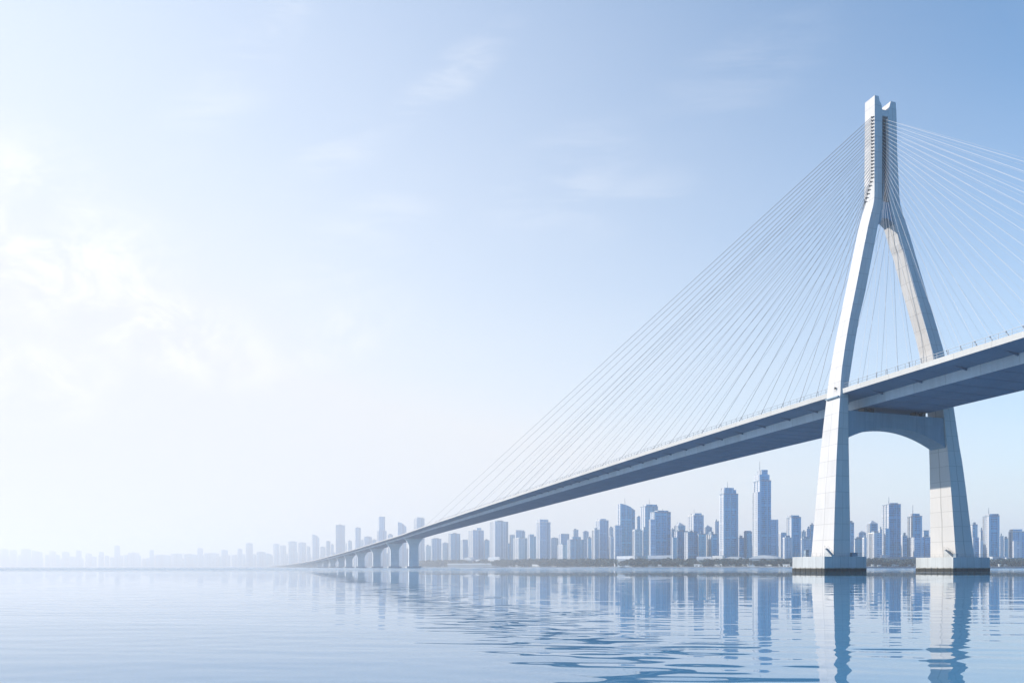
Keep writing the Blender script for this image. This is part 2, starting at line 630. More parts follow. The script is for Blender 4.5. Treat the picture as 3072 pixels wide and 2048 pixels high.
near = [(4.95, -29.0, -22.45), (16.4, -28.24, -22.04), (36, -26.77, -21.75), (50, -25.4, -21.56), (58.4, -24.45, -21.3),
        (62, -24.15, -20.95), (67, -23.4, -19.8), (75.5, -21.8, -18.1), (84, -19.9, -16.2), (93, -17.7, -13.65), (106, -14.6, -10.6),
        (115, -12.4, -8.5), (119.3, -11.15, -7.5), (122, -10.3, -6.8), (124, -9.9, -6.55), (126, -9.75, -6.5), (137, -9.68, -6.48), (154.9, -9.56, -6.4),
        (156.6, -9.56, -6.75), (157.6, -9.55, -7.55), (159.1, -9.55, -7.85)]
far = [(4.95, 22.2, 30.4), (17.4, 21.6, 29.0), (29, 21.0, 27.7), (38, 20.4, 26.5), (43.2, 20.0, 25.5), (55, 18.85, 23.75),
       (62, 17.6, 22.6), (76, 14.35, 19.8), (82, 12.4, 17.6), (96, 7.0, 12.15), (108.5, 2.4, 7.3), (111, 1.1, 6.4), (117, -1.2, 4.0),
       (120.5, -2.5, 2.55), (124, -3.3, 1.15), (127, -3.55, .75), (137, -3.6, .12), (142, -3.65, -.15), (154.9, -3.9, -.42), (158.4, -2.8, -.72)]
leg("pylon_leg", [(z, a, b, hz(z)) for z, a, b in near], M['pylon'])
leg("pylon_leg", [(z, a, b, hz(z)) for z, a, b in far], M['pylon_far'])

# web that joins the legs at the head: recessed anchor slot with a flush cap and a flush foot
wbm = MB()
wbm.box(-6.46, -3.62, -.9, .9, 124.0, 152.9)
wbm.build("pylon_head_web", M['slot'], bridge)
wbm = MB()
wbm.box(-6.42, -3.88, -2.02, 2.02, 152.95, 155.0)
wbm.build("pylon_head_cap", M['pylon'], bridge)
wbm = MB()
z0s = [(-8.3, 115.6), (-6.2, 118.6), (-3.6, 118.7), (-1.6, 117.6)]
poly = [(-8.6, 115.2), (-6.2, 118.6), (-3.6, 118.75), (-1.35, 117.2), (-3.3, 124.2), (-6.55, 124.2)]
ring0 = [(v, -2.0, z) for v, z in poly]
ring1 = [(v, 2.0, z) for v, z in poly]
wbm.loft([ring1, ring0], True)
wbm.build("pylon_head_web", M['beam'], bridge)

# crossbeam with a shallow arch
cbm = MB()
N = 28
vs = [lerp(-21.9, 20.4, i / N) for i in range(N + 1)]
bot = [48.2 - .0113 * (v + 2) ** 2 for v in vs]
for i in range(N):
    for s_, hh in ((-1, 3.0), (1, 3.0)):
        q = [(vs[i], s_ * hh, bot[i]), (vs[i + 1], s_ * hh, bot[i + 1]), (vs[i + 1], s_ * hh, 52.9), (vs[i], s_ * hh, 52.9)]
        uvq = [(vs[i], bot[i]), (vs[i + 1], bot[i + 1]), (vs[i + 1], 52.9), (vs[i], 52.9)]
        if s_ > 0:
            q.reverse(), uvq.reverse()
        cbm.face(q, uvq)
    cbm.face([(vs[i], 3, bot[i]), (vs[i + 1], 3, bot[i + 1]), (vs[i + 1], -3, bot[i + 1]), (vs[i], -3, bot[i])])
cbm.face([(vs[0], -3, 52.9), (vs[-1], -3, 52.9), (vs[-1], 3, 52.9), (vs[0], 3, 52.9)])
xb = cbm.build("crossbeam", M['beam'], bridge)
for v in (-12.5, -9.5, 9.5, 12.5):
    bb = MB()
    bb.box(v - .7, v + .7, -1.2, 1.2, 52.9, 54.7)
    bb.build("bearing", M['darksteel'], xb)

# pile caps with weed line, railing, small gear
def pile_cap(v0, v1):
    b = MB()
    b.box(v0, v1, -7.5, 7.5, 1.3, 4.95)
    o = b.build("pylon_foundation", M['cap'], bridge)
    b = MB()
    b.box(v0 - .06, v1 + .06, -7.56, 7.56, -1.0, 1.33)
    for k in range(6):          # worn vertical fenders in the weed zone
        y = -6.3 + k * 2.5
        b.box(v0 - .16, v0 - .06, y - .15, y + .15, -1, 1.5)
        x = lerp(v0 + 1.4, v1 - 1.4, k / 5)
        b.box(x - .15, x + .15, -7.66, -7.56, -1, 1.5)
    b.build("tide_band", M['tide'], o)
    b = MB()
    e = .35
    for (xa, ya, xb_, yb) in ((v0 + e, -7.5 + e, v1 - e, -7.5 + e), (v0 + e, -7.5 + e, v0 + e, 7.5 - e), (v1 - e, -7.5 + e, v1 - e, 7.5 - e)):
        n = 8
        for k in range(n + 1):
            x, y = lerp(xa, xb_, k / n), lerp(ya, yb, k / n)
            b.tube((x, y, 4.95), (x, y, 6.05), .025, 5)
        for z in (5.5, 6.05):
            b.tube((xa, ya, z), (xb_, yb, z), .022, 5)
    b.build("railing", M['steel'], o)
    return o


near_cap = pile_cap(-34.6, -18.2)
far_cap = pile_cap(18.2, 34.6)


def on_cap(name, b, m, label, cat):
    """a thing standing on a pile cap: mesh given in bridge coordinates round its own base"""
    return None


def bridge_to_world(v, u, z):
    return Vector((129.7 + v * math.cos(TH) - u * math.sin(TH), 241.4 + v * math.sin(TH) + u * math.cos(TH), z))


for (v, u, w, dpt, hh, lab) in ((-33.1, 2.6, 1.2, 1.0, 2.2, "tall blue equipment cabinet on the nearer pier base, at its left side"),
                                (-19.6, -3.5, 2.2, 1.2, 1.3, "low grey equipment box on the nearer pier base, right of the leg"),
                                (20.6, -6.4, 1.0, 1.0, 1.1, "small dark equipment box on the farther pier base"),
                                (33.2, 1.0, 2.0, 1.2, .9, "low equipment box at the right end of the farther pier base")):
    e = empty("equipment_cabinet", bridge_to_world(v, u, 4.95), TH)
    tag(e, lab, "equipment box", "equipment on the bridge pier bases")
    b = MB()
    b.box(-w / 2, w / 2, -dpt / 2, dpt / 2, .12, hh)
    b.build("cabinet_body", M['bluegrey'], e)
    b = MB()
    b.box(-w / 2 - .08, w / 2 + .08, -dpt / 2 - .08, dpt / 2 + .08, hh, hh + .08)
    b.build("lid", M['steel'], e)
    b = MB()
    b.box(-w / 2 - .1, w / 2 + .1, -dpt / 2 - .1, dpt / 2 + .1, 0, .12)
    b.build("plinth", M['coping'], e)
for (v, u, lab) in ((-31.2, -5.9, "small access stair against the foot of the nearer pylon leg"),
                    (21.0, -3.6, "small access stair against the foot of the farther pylon leg")):
    e = empty("access_stair", bridge_to_world(v, u, 4.95), TH)
    tag(e, lab, "stair", "stairs on the bridge pier bases")
    b = MB()
    for k in range(8):
        b.box(-.6, .6, -1.6 + k * .4, 1.6, k * .33, (k + 1) * .33 - .002)
    b.build("steps", M['cap'], e)
    b = MB()
    for s_ in (-.62, .62):
        b.tube((s_, -1.6, 1.0), (s_, 1.6, 3.6), .02, 6)
        for k in range(5):
            y = -1.5 + k * .75
            b.tube((s_, y, .3 + k * .6), (s_, y, 1.1 + k * .61), .03, 5)
    b.build("handrail", M['darksteel'], e)

# alignment of the deck: straight past the pylon, then bending towards the left bank
pier_depth = [1200, 1342, 1509, 1696, 1872, 2009, 2175, 2345, 2513] + [2680 + 167 * k for k in range(20)]
tan2 = Vector(((700 - CX) / F, 1)).normalized()
nrm2 = Vector((tan2.y, -tan2.x))
piers = []
for D in pier_depth:
    x = 700 + F * 297 / D
    w = Vector(((x - CX) / F * D, D))
    piers.append(w)
ctr = [Vector((0.0, float(u))) for u in (-330, -200, -100, 0, 100, 200, 300, 400, 500, 600, 700, 800, 900)]
pc = []
for i, w in enumerate(piers):
    v, u = loc2((w.x + nrm2.x * 8.5, w.y + nrm2.y * 8.5))
    pc.append(Vector((v, u)))
ctr += pc
ctr.append(pc[-1] + (pc[-1] - pc[-2]))


def catmull(P, k, t):
    p0, p1, p2, p3 = P[max(k - 1, 0)], P[k], P[k + 1], P[min(k + 2, len(P) - 1)]
    return .5 * ((2 * p1) + (p2 - p0) * t + (2 * p0 - 5 * p1 + 4 * p2 - p3) * t * t + (3 * p1 - p0 - 3 * p2 + p3) * t ** 3)


line = []
for k in range(len(ctr) - 1):
    n = max(2, int((ctr[k + 1] - ctr[k]).length / 14))
    for j in range(n):
        line.append(catmull(ctr, k, j / n))
line.append(ctr[-1])


def depth_of(p):
    return 241.4 + p.y * math.cos(TH) + p.x * math.sin(TH)


def zt(p):        # top of the fascia
    u = p.y
    if u < 700:
        return interp(u, [-400, -100, 0, 60, 120, 250, 400, 550, 700], [57.0, 59.1, 59.7, 60.0, 60.2, 60.0, 59.4, 58.7, 57.9])
    D = depth_of(p)
    d7 = 241.4 + 700 * math.cos(TH)
    return interp(D, [d7, 1000, 1200, 1342, 1509, 1696, 1872, 2009, 2354, 2513, 2900, 3400, 3943, 5000, 6000],
                  [57.9, 57.4, 55.6, 51.6, 46.8, 41.8, 37.6, 34.6, 27.4, 24.4, 20.0, 16.5, 13.8, 9.5, 8])


zz = [zt(p) for p in line]
for _ in range(6):
    zz = [zz[0]] + [(zz[i - 1] + 2 * zz[i] + zz[i + 1]) / 4 for i in range(1, len(zz) - 1)] + [zz[-1]]
frames = []
run = 0
for i, p in enumerate(line):
    a, b = line[max(i - 1, 0)], line[min(i + 1, len(line) - 1)]
    tn = (b - a).normalized()
    if i:
        run += (line[i] - line[i - 1]).length
    frames.append((p, Vector((tn.y, -tn.x)), zz[i], run))


def pt(fr, v, dz):
    p, n, z, _ = fr
    return (p.x + n.x * v, p.y + n.y * v, z + dz)


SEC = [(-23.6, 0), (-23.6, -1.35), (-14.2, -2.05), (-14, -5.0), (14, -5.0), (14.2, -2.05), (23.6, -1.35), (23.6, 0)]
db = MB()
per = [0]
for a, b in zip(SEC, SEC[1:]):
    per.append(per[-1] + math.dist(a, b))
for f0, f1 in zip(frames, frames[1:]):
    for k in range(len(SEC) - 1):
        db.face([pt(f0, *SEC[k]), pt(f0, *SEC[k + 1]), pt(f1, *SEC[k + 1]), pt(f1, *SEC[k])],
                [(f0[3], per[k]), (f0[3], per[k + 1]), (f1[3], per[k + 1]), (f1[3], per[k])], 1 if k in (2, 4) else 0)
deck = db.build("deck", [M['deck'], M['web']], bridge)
for s_ in (-1, 1):
    eb = MB()
    ring = lambda g: [pt(g, s_ * 23.603, -1.42), pt(g, s_ * 23.78, -1.42), pt(g, s_ * 23.78, .16), pt(g, s_ * 23.3, .16), pt(g, s_ * 23.3, .02), pt(g, s_ * 23.603, .02)]
    for f0, f1 in zip(frames, frames[1:]):
        r0, r1 = ring(f0), ring(f1)
        for k in range(6):
            q = (k + 1) % 6
            F4 = [r0[k], r0[q], r1[q], r1[k]]
            eb.face(F4 if s_ < 0 else F4[::-1], [(f0[3], k), (f0[3], k + .9), (f1[3], k + .9), (f1[3], k)])
    eb.build("edge_beam", M['edge'], deck)
rb = MB()
for f0, f1 in zip(frames, frames[1:]):
    rb.face([pt(f0, 23.6, 0), pt(f0, -23.6, 0), pt(f1, -23.6, 0), pt(f1, 23.6, 0)])
rb.build("road_surface", M['asphalt'], deck)


def frame_at(u):       # frame on the straight stretch
    i = 0
    while i < len(frames) - 2 and frames[i + 1][0].y < u:
        i += 1
    f0, f1 = frames[i], frames[i + 1]
    t = (u - f0[0].y) / (f1[0].y - f0[0].y)
    return (f0[0].lerp(f1[0], t), f0[1], lerp(f0[2], f1[2], t), lerp(f0[3], f1[3], t))


# soffit ribs (cross girders) between the webs, part of the deck
rbm = MB()
u = -160.0
while u < 640:
    f = frame_at(u)
    f2 = frame_at(u + .45)
    ring = lambda g: [pt(g, -13.6, -5.0), pt(g, -13.6, -5.1), pt(g, 13.6, -5.1), pt(g, 13.6, -5.0)]
    rbm.loft([ring(f2), ring(f)], True)
    u += 7.4
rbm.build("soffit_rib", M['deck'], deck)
# wing brackets
u = -128.8
while u < 340:
    if not -4 < u < 4:
        f, f2 = frame_at(u), frame_at(u + .3)
        for s_ in (-1, 1):
            rbm = MB()
            ring = lambda g: [pt(g, s_ * 14.25, -2.1), pt(g, s_ * 14.2, -2.7), pt(g, s_ * 19, -1.78), pt(g, s_ * 19, -1.7)]
            a, b = ring(f), ring(f2)
            rbm.loft([b, a] if s_ < 0 else [a, b], True)
            rbm.build("wing_bracket", M['deck'], deck)
    u += 14.8

# parapet railing on both edges
for s_ in (-1, 1):
    b = MB()
    i = 0
    u = -150.0
    vv = s_ * 23.3
    while u < 700:
        if not (-3.4 < u < 3.2):
            f = frame_at(u)
            a, c = Vector(pt(f, vv, 0)), Vector(pt(f, vv, 1.75))
            b.tube(a, c, .07, 4)
        u += 3.6 if u < 250 else 7.2
    last = None
    for u in [x * 9.0 for x in range(-17, 78)]:
        f = frame_at(u)
        cur = f
        if last is not None and not (-9.1 < u - 9 < 0.1 or -.1 < u - 9 < .1):
            for zz_ in (.9, 1.75):
                b.tube(pt(last, vv, zz_), pt(cur, vv, zz_), .065, 4)
        last = cur
    for (ua, ub) in ((-9.0, -3.3), (3.2, 9.0)):
        fa, fb = frame_at(ua), frame_at(ub)
        for zz_ in (.9, 1.75):
            b.tube(pt(fa, vv, zz_), pt(fb, vv, zz_), .06, 4)
    b.build("guard_rail", M['steel'], deck)

# light inspection ledge on the outer face of the near leg
b = MB()
b.box(-25.35, -24.75, -2.9, 2.9, 57.2, 57.55)
b.build("inspection_ledge", M['beam'], bridge)

b = MB()
b.box(-24.95, -24.5, -1.2, -.8, 60.1, 60.7)
b.tube((-24.7, -1.0, 59.3), (-24.7, -1.0, 60.1), .06, 6)
b.build("wall_lamp", M['darksteel'], bridge)

# stay cables
FAR_U = [10.5, 19, 29, 41, 55, 70, 83, 96, 111, 128, 146, 167, 190, 214, 242, 268, 297, 333, 362, 395, 432, 500, 585, 679, 771]


def cable(a, b, hood=None, r=.08, m='sheath'):
    c = MB()
    c.tube(a, b, r, 6)
    o = c.build("stay_cable", M[m], bridge)
    a, b = Vector(a), Vector(b)
    w = (a - b).normalized()
    c = MB()
    c.tube(b, b + w * 2.2, .14, 8, .11)
    c.tube(b + w * 2.2, b + w * 2.45, .18, 8)
    c.build("anchor_sleeve", M['steel'], o)
    if hood:
        c = MB()
        x, y, z = hood
        for (ya, yb, za, zb) in ((-.1, .14, -.36, .34), (.14, .9, -.30, -.02)):
            c.loft([[(x - .12, y - yb, z + za), (x - .12, y - ya, z + za + .25), (x - .12, y - ya, z + zb), (x - .12, y - yb, z + zb - .1)],
                    [(x + .25, y - yb, z + za), (x + .25, y - ya, z + za + .25), (x + .25, y - ya, z + zb), (x + .25, y - yb, z + zb - .1)]])
        c.build("anchor_hood", M['slot'], o)
    return o


for i, u in enumerate(FAR_U):
    k = i / 24
    z = lerp(125.2, 152.2, k)
    f = frame_at(u)
    us = lerp(1.9, -.9, min(1, i / 6))
    cable((-9.95, us, z), pt(f, -22.6, 0), (-9.95, us - .2, z), r=.075 if i < 17 else .105)
    cable((interp(z, [124, 127, 137, 154], [1.3, .9, .3, -.2]), us, z), pt(f, 22.6, 0), r=.045)
    un = -lerp(8.5, 113, k ** 1.05)
    f = frame_at(un)
    us = lerp(-2.32, -1.7, k)
    cable((-6.2, us, z), pt(f, -22.6, 0), r=.042, m='sheath_lit')
    cable((-4.0, us, z), pt(f, 22.6, 0), r=.022, m='sheath_lit')

# approach piers: column that flares into a hammerhead, on a footing
for i, w in enumerate(pc):
    best = min(frames, key=lambda fr: (fr[0] - w).length)
    zt_ = best[2] - 5.0
    tn = Vector((-best[1].y, best[1].x))
    n = best[1]
    P = lambda v, uu, z: (best[0].x + n.x * v + tn.x * uu, best[0].y + n.y * v + tn.y * uu, z)
    z0 = 3.0
    Hh = zt_ - z0
    fl = min(15.0, Hh * .62)
    rows = [(z0, 8.4, 2.9)]
    if Hh > fl + 1:
        rows.append((zt_ - fl, 8.0, 2.6))
    for q in (.15, .3, .45, .6, .75, .88):
        rows.append((zt_ - fl * (1 - q), 8.0 + 7.6 * (1 - math.cos(q * math.pi / 2)) ** 1.0, 2.6 + .6 * q))
    rows.append((zt_ - 1.0, 15.8, 3.2))
    rows.append((zt_, 15.8, 3.2))
    b = MB()
    b.loft([[P(-a, -c, z), P(a, -c, z), P(a, c, z), P(-a, c, z)] for z, a, c in rows])
    o = b.build("approach_pier", M['pier'], bridge)
    b = MB()
    b.loft([[P(-12.5 + k_, -6 + k_, z), P(12.5 - k_, -6 + k_, z), P(12.5 - k_, 6 - k_, z), P(-12.5 + k_, 6 - k_, z)] for z, k_ in ((-1, 0), (2.4, 0), (3.0, .6))])
    b.build("pier_footing", M['cap'], o)

# ------------------------------------------------------------------ skyline
R3 = lambda x, y: (700 + .27636 * x, 1450 + .27636 * y)
R4 = lambda x, y: (1200 + .29762 * x, 1380 + .29762 * y)
R5 = lambda x, y: (1800 + .27636 * x, 1380 + .27636 * y)
R6 = lambda x, y: (2350 + .30697 * x, 1450 + .30697 * y)
R7 = lambda x, y: (.38265 * x, 1550 + .38265 * y)


def solve(x0, xs_, x1, D):
    """footprint of a block whose near corner is at azimuth xs: left side length a, right side length b, heading"""
    C = at(xs_, D)
    r = Vector((C.x, C.y)).normalized()
    ang = R(26)
    dd = Vector((r.x * math.cos(ang) - r.y * math.sin(ang), r.x * math.sin(ang) + r.y * math.cos(ang)))
    tt = Vector((dd.y, -dd.x))

    def length(direction, xt):
        m = (xt - CX) / F
        return (m * C.y - C.x) / (direction.x - m * direction.y)
    a = max(4, length(dd, x0))
    b = max(4, length(tt, x1))
    return C, math.atan2(tt.y, tt.x), a, b


def bays(a, b, n, m, dep):
    """footprint polygon, near corner at the origin, right side along +x, left side along +y, with shallow projecting bays"""
    P = [(0, 0)]
    if n:
        w = b / (2 * n + 1)
        for k in range(n):
            x = w * (2 * k + 1)
            P += [(x, 0), (x, dep), (x + w, dep), (x + w, 0)]
    P += [(b, 0), (b, a), (0, a)]
    if m:
        w = a / (2 * m + 1)
        for k in range(m - 1, -1, -1):
            y = w * (2 * k + 1)
            P += [(0, y + w), (dep, y + w), (dep, y), (0, y)]
    out = []
    for q in P:
        if not out or math.dist(out[-1], q) > .01:
            out.append(q)
    return out


def building(x0, xs_, x1, y, off, label, name="high_rise", fa=0, tiers=(), ant=None, roof=None, group=None, wings=(), cat="building"):
    if xs_ <= x0:
        xs_ = x0 + .16 * (x1 - x0)
    xm = (x0 + x1) / 2
    D = shore(xm) + off
    C, hd, a, b = solve(x0, xs_, x1, D)
    o = empty(name, (C.x, C.y, 2.2), hd)
    tag(o, label, cat, group or "high-rises of the far skyline")
    z1 = zpix(y, D) - 2.2
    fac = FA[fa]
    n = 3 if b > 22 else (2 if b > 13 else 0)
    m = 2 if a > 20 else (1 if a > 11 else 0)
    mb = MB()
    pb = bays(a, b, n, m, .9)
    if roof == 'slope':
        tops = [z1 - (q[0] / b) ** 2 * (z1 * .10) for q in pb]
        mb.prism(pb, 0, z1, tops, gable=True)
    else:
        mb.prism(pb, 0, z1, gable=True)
    mb.build("tower_body", [fac, LIT_SIDE], o)
    # parapet and roof plant
    if roof is None:
        mb = MB()
        e = .25
        mb.box(-e, b + e, -e, a + e, z1, z1 + 1.3)
        mb.build("parapet", M['cream'] if fa in (1, 2) else M['bluegrey'], o)
        if not tiers:
            mb = MB()
            rr = random.Random(int(x0 * 7 + y))
            mb.box(b * rr.uniform(.15, .35), b * rr.uniform(.55, .8), a * .25, a * .7, z1 + 1.3, z1 + 1.3 + rr.uniform(2.5, 5))
            mb.build("roof_plant_room", M['bluegrey'], o)
    if roof == 'peak':
        mb = MB()
        hp = min(a, b) * .35 + 2
        c = (b / 2, a / 2, z1 + hp)
        q = [(0, 0, z1 + .01), (b, 0, z1 + .01), (b, a, z1 + .01), (0, a, z1 + .01)]
        for k in range(4):
            mb.face([q[k], q[(k + 1) % 4], c])
        mb.face(q[::-1])
        mb.build("roof", M['roofmetal'], o)
        z1 += hp
    zc_ = z1
    for (tx0, tx1, ty) in tiers:
        f0, f1 = (tx0 - x0) / (x1 - x0), (tx1 - x0) / (x1 - x0)
        ax, bx = max(.04, f0 * .9), min(.96, f1 * 1.0)
        zn = zpix(ty, D + a * .2) - 2.2
        mb = MB()
        # tiers are seen corner-on too: keep the same mix of left and right side
        tb0, tb1 = b * max(.03, (f0 - .18)), b * min(.97, f1)
        ta0, ta1 = a * .08, a * (1 - max(.08, f0 * .55))
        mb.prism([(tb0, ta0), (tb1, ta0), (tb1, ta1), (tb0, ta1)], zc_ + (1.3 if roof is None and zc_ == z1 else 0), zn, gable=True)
        mb.build("crown_tier", [fac, LIT_SIDE], o)
        zc_ = zn
    for (wx0, wxs, wx1, wy, push) in wings:
        C2, h2, a2, b2 = solve(wx0, wxs, wx1, D + push)
        dx = (C2 - C)
        lx = dx.x * math.cos(hd) + dx.y * math.sin(hd)
        ly = -dx.x * math.sin(hd) + dx.y * math.cos(hd)
        mb = MB()
        zw = zpix(wy, D + push) - 2.2
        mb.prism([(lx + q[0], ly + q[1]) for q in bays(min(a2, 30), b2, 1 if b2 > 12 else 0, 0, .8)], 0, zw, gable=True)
        mb.build("side_wing", [FA[(fa + 1) % 5], LIT_SIDE], o)
    if ant:
        ax_, ay_ = ant
        fx = min(.9, max(.1, (ax_ - xs_) / max(1, (x1 - xs_))))
        mb = MB()
        mb.tube((b * fx, a * .4, zc_), (b * fx, a * .4, zpix(ay_, D) - 2.2), .55, 6, .28)
        mb.build("antenna", M['steel'], o)
    return o


def B(Rg, x0, xs_, x1, y, off, label, **k):
    c = lambda x: Rg(x, 0)[0]
    cy = lambda v: Rg(0, v)[1]
    if 'tiers' in k:
        k['tiers'] = [(c(p), c(q), cy(r)) for p, q, r in k['tiers']]
    if 'wings' in k:
        k['wings'] = [(c(p), c(s), c(q), cy(r), ps) for p, s, q, r, ps in k['wings']]
    if k.get('ant'):
        k['ant'] = (c(k['ant'][0]), cy(k['ant'][1]))
    return building(c(x0), c(xs_), c(x1), cy(y), off, label, **k)


# --- right part, between the rising deck and the near leg
B(R5, 95, 112, 150, 830, 150, "thin pale block with a mast, left of the curved-roof tower", fa=2, ant=(130, 725))
B(R5, 190, 220, 380, 470, 90, "tower whose roof curves down to the right, mast on top", fa=0, roof='slope', ant=(281, 400), wings=[(152, 165, 238, 705, -22)])
B(R5, 395, 405, 448, 615, 200, "slim block with a little pointed roof between the curved-roof tower and its neighbour", fa=1, roof='peak')
B(R5, 438, 490, 628, 502, 130, "broad mast-topped tower standing behind the ribbed block with the small mast", fa=4, tiers=[(495, 628, 478)], ant=(556, 412))
B(R5, 545, 592, 768, 562, 40, "wide ribbed block with flat crown and small mast, right of the broad mast-topped tower", fa=0, tiers=[(630, 740, 543)], ant=(698, 520), wings=[(530, 548, 600, 640, -12)])
B(R5, 350, 378, 462, 765, 30, "low rounded-top block in front of the gap beside the curved-roof tower", fa=2, tiers=[(370, 450, 748)])
B(R5, 460, 472, 500, 745, 60, "very slim low block wedged left of the wide ribbed block", fa=1)
B(R5, 768, 775, 806, 752, 250, "faint narrow block right of the wide ribbed block", fa=2)
B(R5, 806, 850, 926, 708, 170, "mid-height block with a small pointed roof and finial", fa=4, roof='peak', ant=(855, 684))
B(R5, 788, 838, 955, 772, 50, "flat dark front block below the small pointed roof", fa=3, wings=[(786, 792, 835, 835, -15)])
B(R5, 953, 1015, 1126, 600, 140, "pale-sided tower with mast left of the two tallest skyscrapers", fa=1, tiers=[(1013, 1098, 574)], ant=(1046, 525))
B(R5, 915, 955, 1062, 782, 35, "front block with a white-framed left edge below the pale-sided tower", fa=3)
B(R5, 1060, 1072, 1152, 802, 55, "flat-topped front block right of the white-framed block", fa=4)
B(R5, 1122, 1145, 1216, 728, 220, "round-shouldered hazy block left of the second-tallest skyscraper", fa=2, roof='peak')
B(R5, 1150, 1210, 1268, 805, 80, "plain front block just left of the second-tallest skyscraper", fa=0)
B(R5, 1240, 1250, 1292, 665, 260, "pale narrow block touching the left side of the second-tallest skyscraper", fa=2)
B(R5, 1295, 1342, 1500, 366, 70, "second-tallest skyscraper, blue with stepped flat crown and mast", fa=0, tiers=[(1345, 1477, 320), (1347, 1443, 298)], ant=(1403, 225))
B(R5, 1503, 1510, 1562, 845, 90, "low dark block in the gap between the two tallest skyscrapers", fa=3, ant=(1525, 800))
B(R5, 1562, 1592, 1650, 780, 120, "short stepped block left of the tallest skyscraper", fa=4, tiers=[(1580, 1635, 764)])
B(R5, 1662, 1735, 1857, 222, 60, "tallest skyscraper of the skyline, stepped crown and long mast", fa=0, tiers=[(1682, 1840, 156), (1740, 1808, 105)], ant=(1763, 0), wings=[(1655, 1712, 1735, 342, -14), (1800, 1856, 1936, 642, 2)])
B(R5, 1940, 1965, 2024, 790, 240, "hazy stepped block right of the tallest skyscraper", fa=1, tiers=[(1970, 2015, 782)])
B(R5, 2025, 2078, 2182, 622, 60, "blue flat-topped tower midway between the tallest skyscraper and the nearer pylon leg", fa=0, tiers=[(2045, 2160, 597)], ant=(2103, 585))
B(R5, 1985, 2005, 2088, 845, 20, "low lit block in front of the blue tower left of the nearer pylon leg", fa=2)
B(R5, 2190, 2198, 2236, 777, 230, "faint block behind, right of the blue tower near the pylon leg", fa=2)
B(R5, 2236, 2245, 2290, 745, 200, "narrow block second from the left edge of the nearer pylon leg", fa=1)
B(R5, 2280, 2290, 2330, 705, 150, "narrow dark block cut off by the left edge of the nearer pylon leg", fa=4)
B(R5, 2184, 2192, 2292, 857, 40, "low pale front block beside the left edge of the nearer pylon leg", fa=2)
# --- between and right of the legs
B(R6, 640, 645, 691, 385, 130, "narrow block against the right edge of the nearer pylon leg", fa=0)
B(R6, 693, 700, 776, 542, 110, "low grey block right of the nearer pylon leg", fa=4)
B(R6, 723, 738, 810, 480, 280, "hazy many-gabled block behind, right of the nearer pylon leg", fa=1, roof='peak')
B(R6, 772, 790, 810, 535, 25, "small white-striped block in front, left of the pointed tower", fa=2)
B(R6, 814, 848, 923, 390, 170, "tower with a small pyramid roof seen through the pylon", fa=0, roof='peak', wings=[(812, 818, 848, 405, 20)])
B(R6, 828, 888, 966, 485, 40, "two-tone front block with a bright left side below the pyramid-roofed tower", fa=2)
B(R6, 936, 944, 962, 450, 200, "thin block just left of the big dark slab seen through the pylon", fa=1)
B(R6, 965, 1031, 1148, 206, 70, "big dark slab tower with mast seen through the pylon", fa=3, tiers=[(1030, 1112, 190)], ant=(1058, 125), wings=[(985, 1000, 1040, 438, -26)])
B(R6, 1150, 1165, 1213, 512, 130, "low curved block right of the big dark slab", fa=1)
B(R6, 1212, 1266, 1356, 322, 90, "tower with overhanging crown and tall mast, left of the farther pylon leg", fa=0, tiers=[(1250, 1325, 293)], ant=(1287, 203), wings=[(1210, 1280, 1376, 523, -30)])
B(R6, 1364, 1374, 1422, 462, 200, "hazy block right of the overhanging-crown tower", fa=4, tiers=[(1385, 1420, 458)])
B(R6, 1376, 1382, 1440, 525, 90, "low front block right of the overhanging-crown tower", fa=1)
B(R6, 1437, 1441, 1470, 478, 150, "narrow block cut off by the left edge of the farther pylon leg", fa=0)
B(R6, 1830, 1850, 1898, 405, 150, "dark block emerging right of the farther pylon leg", fa=4, wings=[(1850, 1855, 1912, 525, -20)])
B(R6, 1925, 1929, 1941, 462, 220, "needle-thin block right of the farther pylon leg", fa=3)
B(R6, 1918, 1926, 1952, 560, 60, "small low block at the foot of the tower near the right edge", fa=2)
B(R6, 1947, 2010, 2113, 318, 70, "tower with overhanging roof slab and mast near the right edge", fa=0, tiers=[(2000, 2111, 297)], ant=(2033, 233))
B(R6, 2113, 2119, 2152, 517, 160, "narrow block right of the tower with the overhanging roof slab", fa=2)
B(R6, 2150, 2160, 2197, 540, 220, "faint low block second from the right edge tower", fa=4)
B(R6, 2200, 2246, 2390, 472, 80, "stepped block at the right edge of the skyline", fa=1, tiers=[(2240, 2322, 446)], wings=[(2246, 2252, 2316, 560, -30)])
# --- centre, under the deck
B(R4, 252, 262, 312, 862, 120, "low striped block right of the largest approach pier", fa=2)
B(R4, 312, 325, 416, 790, 160, "flat block under the deck, second right of the largest approach pier", fa=1)
B(R4, 418, 430, 490, 836, 300, "faint round-topped block under the deck near the largest approach pier", fa=2, roof='peak')
B(R4, 488, 512, 608, 740, 120, "square block reaching up to the underside of the deck", fa=4)
B(R4, 608, 635, 686, 802, 260, "pale stepped block under the deck", fa=1, tiers=[(630, 680, 797)])
B(R4, 690, 735, 845, 705, 130, "ribbed tower whose top almost touches the deck", fa=1, tiers=[(780, 812, 680)])
B(R4, 848, 858, 905, 806, 220, "thin dark block left of the pale split tower", fa=4)
B(R4, 903, 957, 1091, 617, 120, "wide tower with pale left strip where the deck clears the skyline", fa=2, wings=[(1080, 1085, 1108, 835, -10)])
B(R4, 1105, 1115, 1162, 752, 260, "stepped hazy block left of the octagonal-topped block", fa=2, tiers=[(1120, 1160, 748)])
B(R4, 1158, 1170, 1262, 715, 230, "hazy block with a rounded plant room on its roof", fa=1, tiers=[(1175, 1250, 703)])
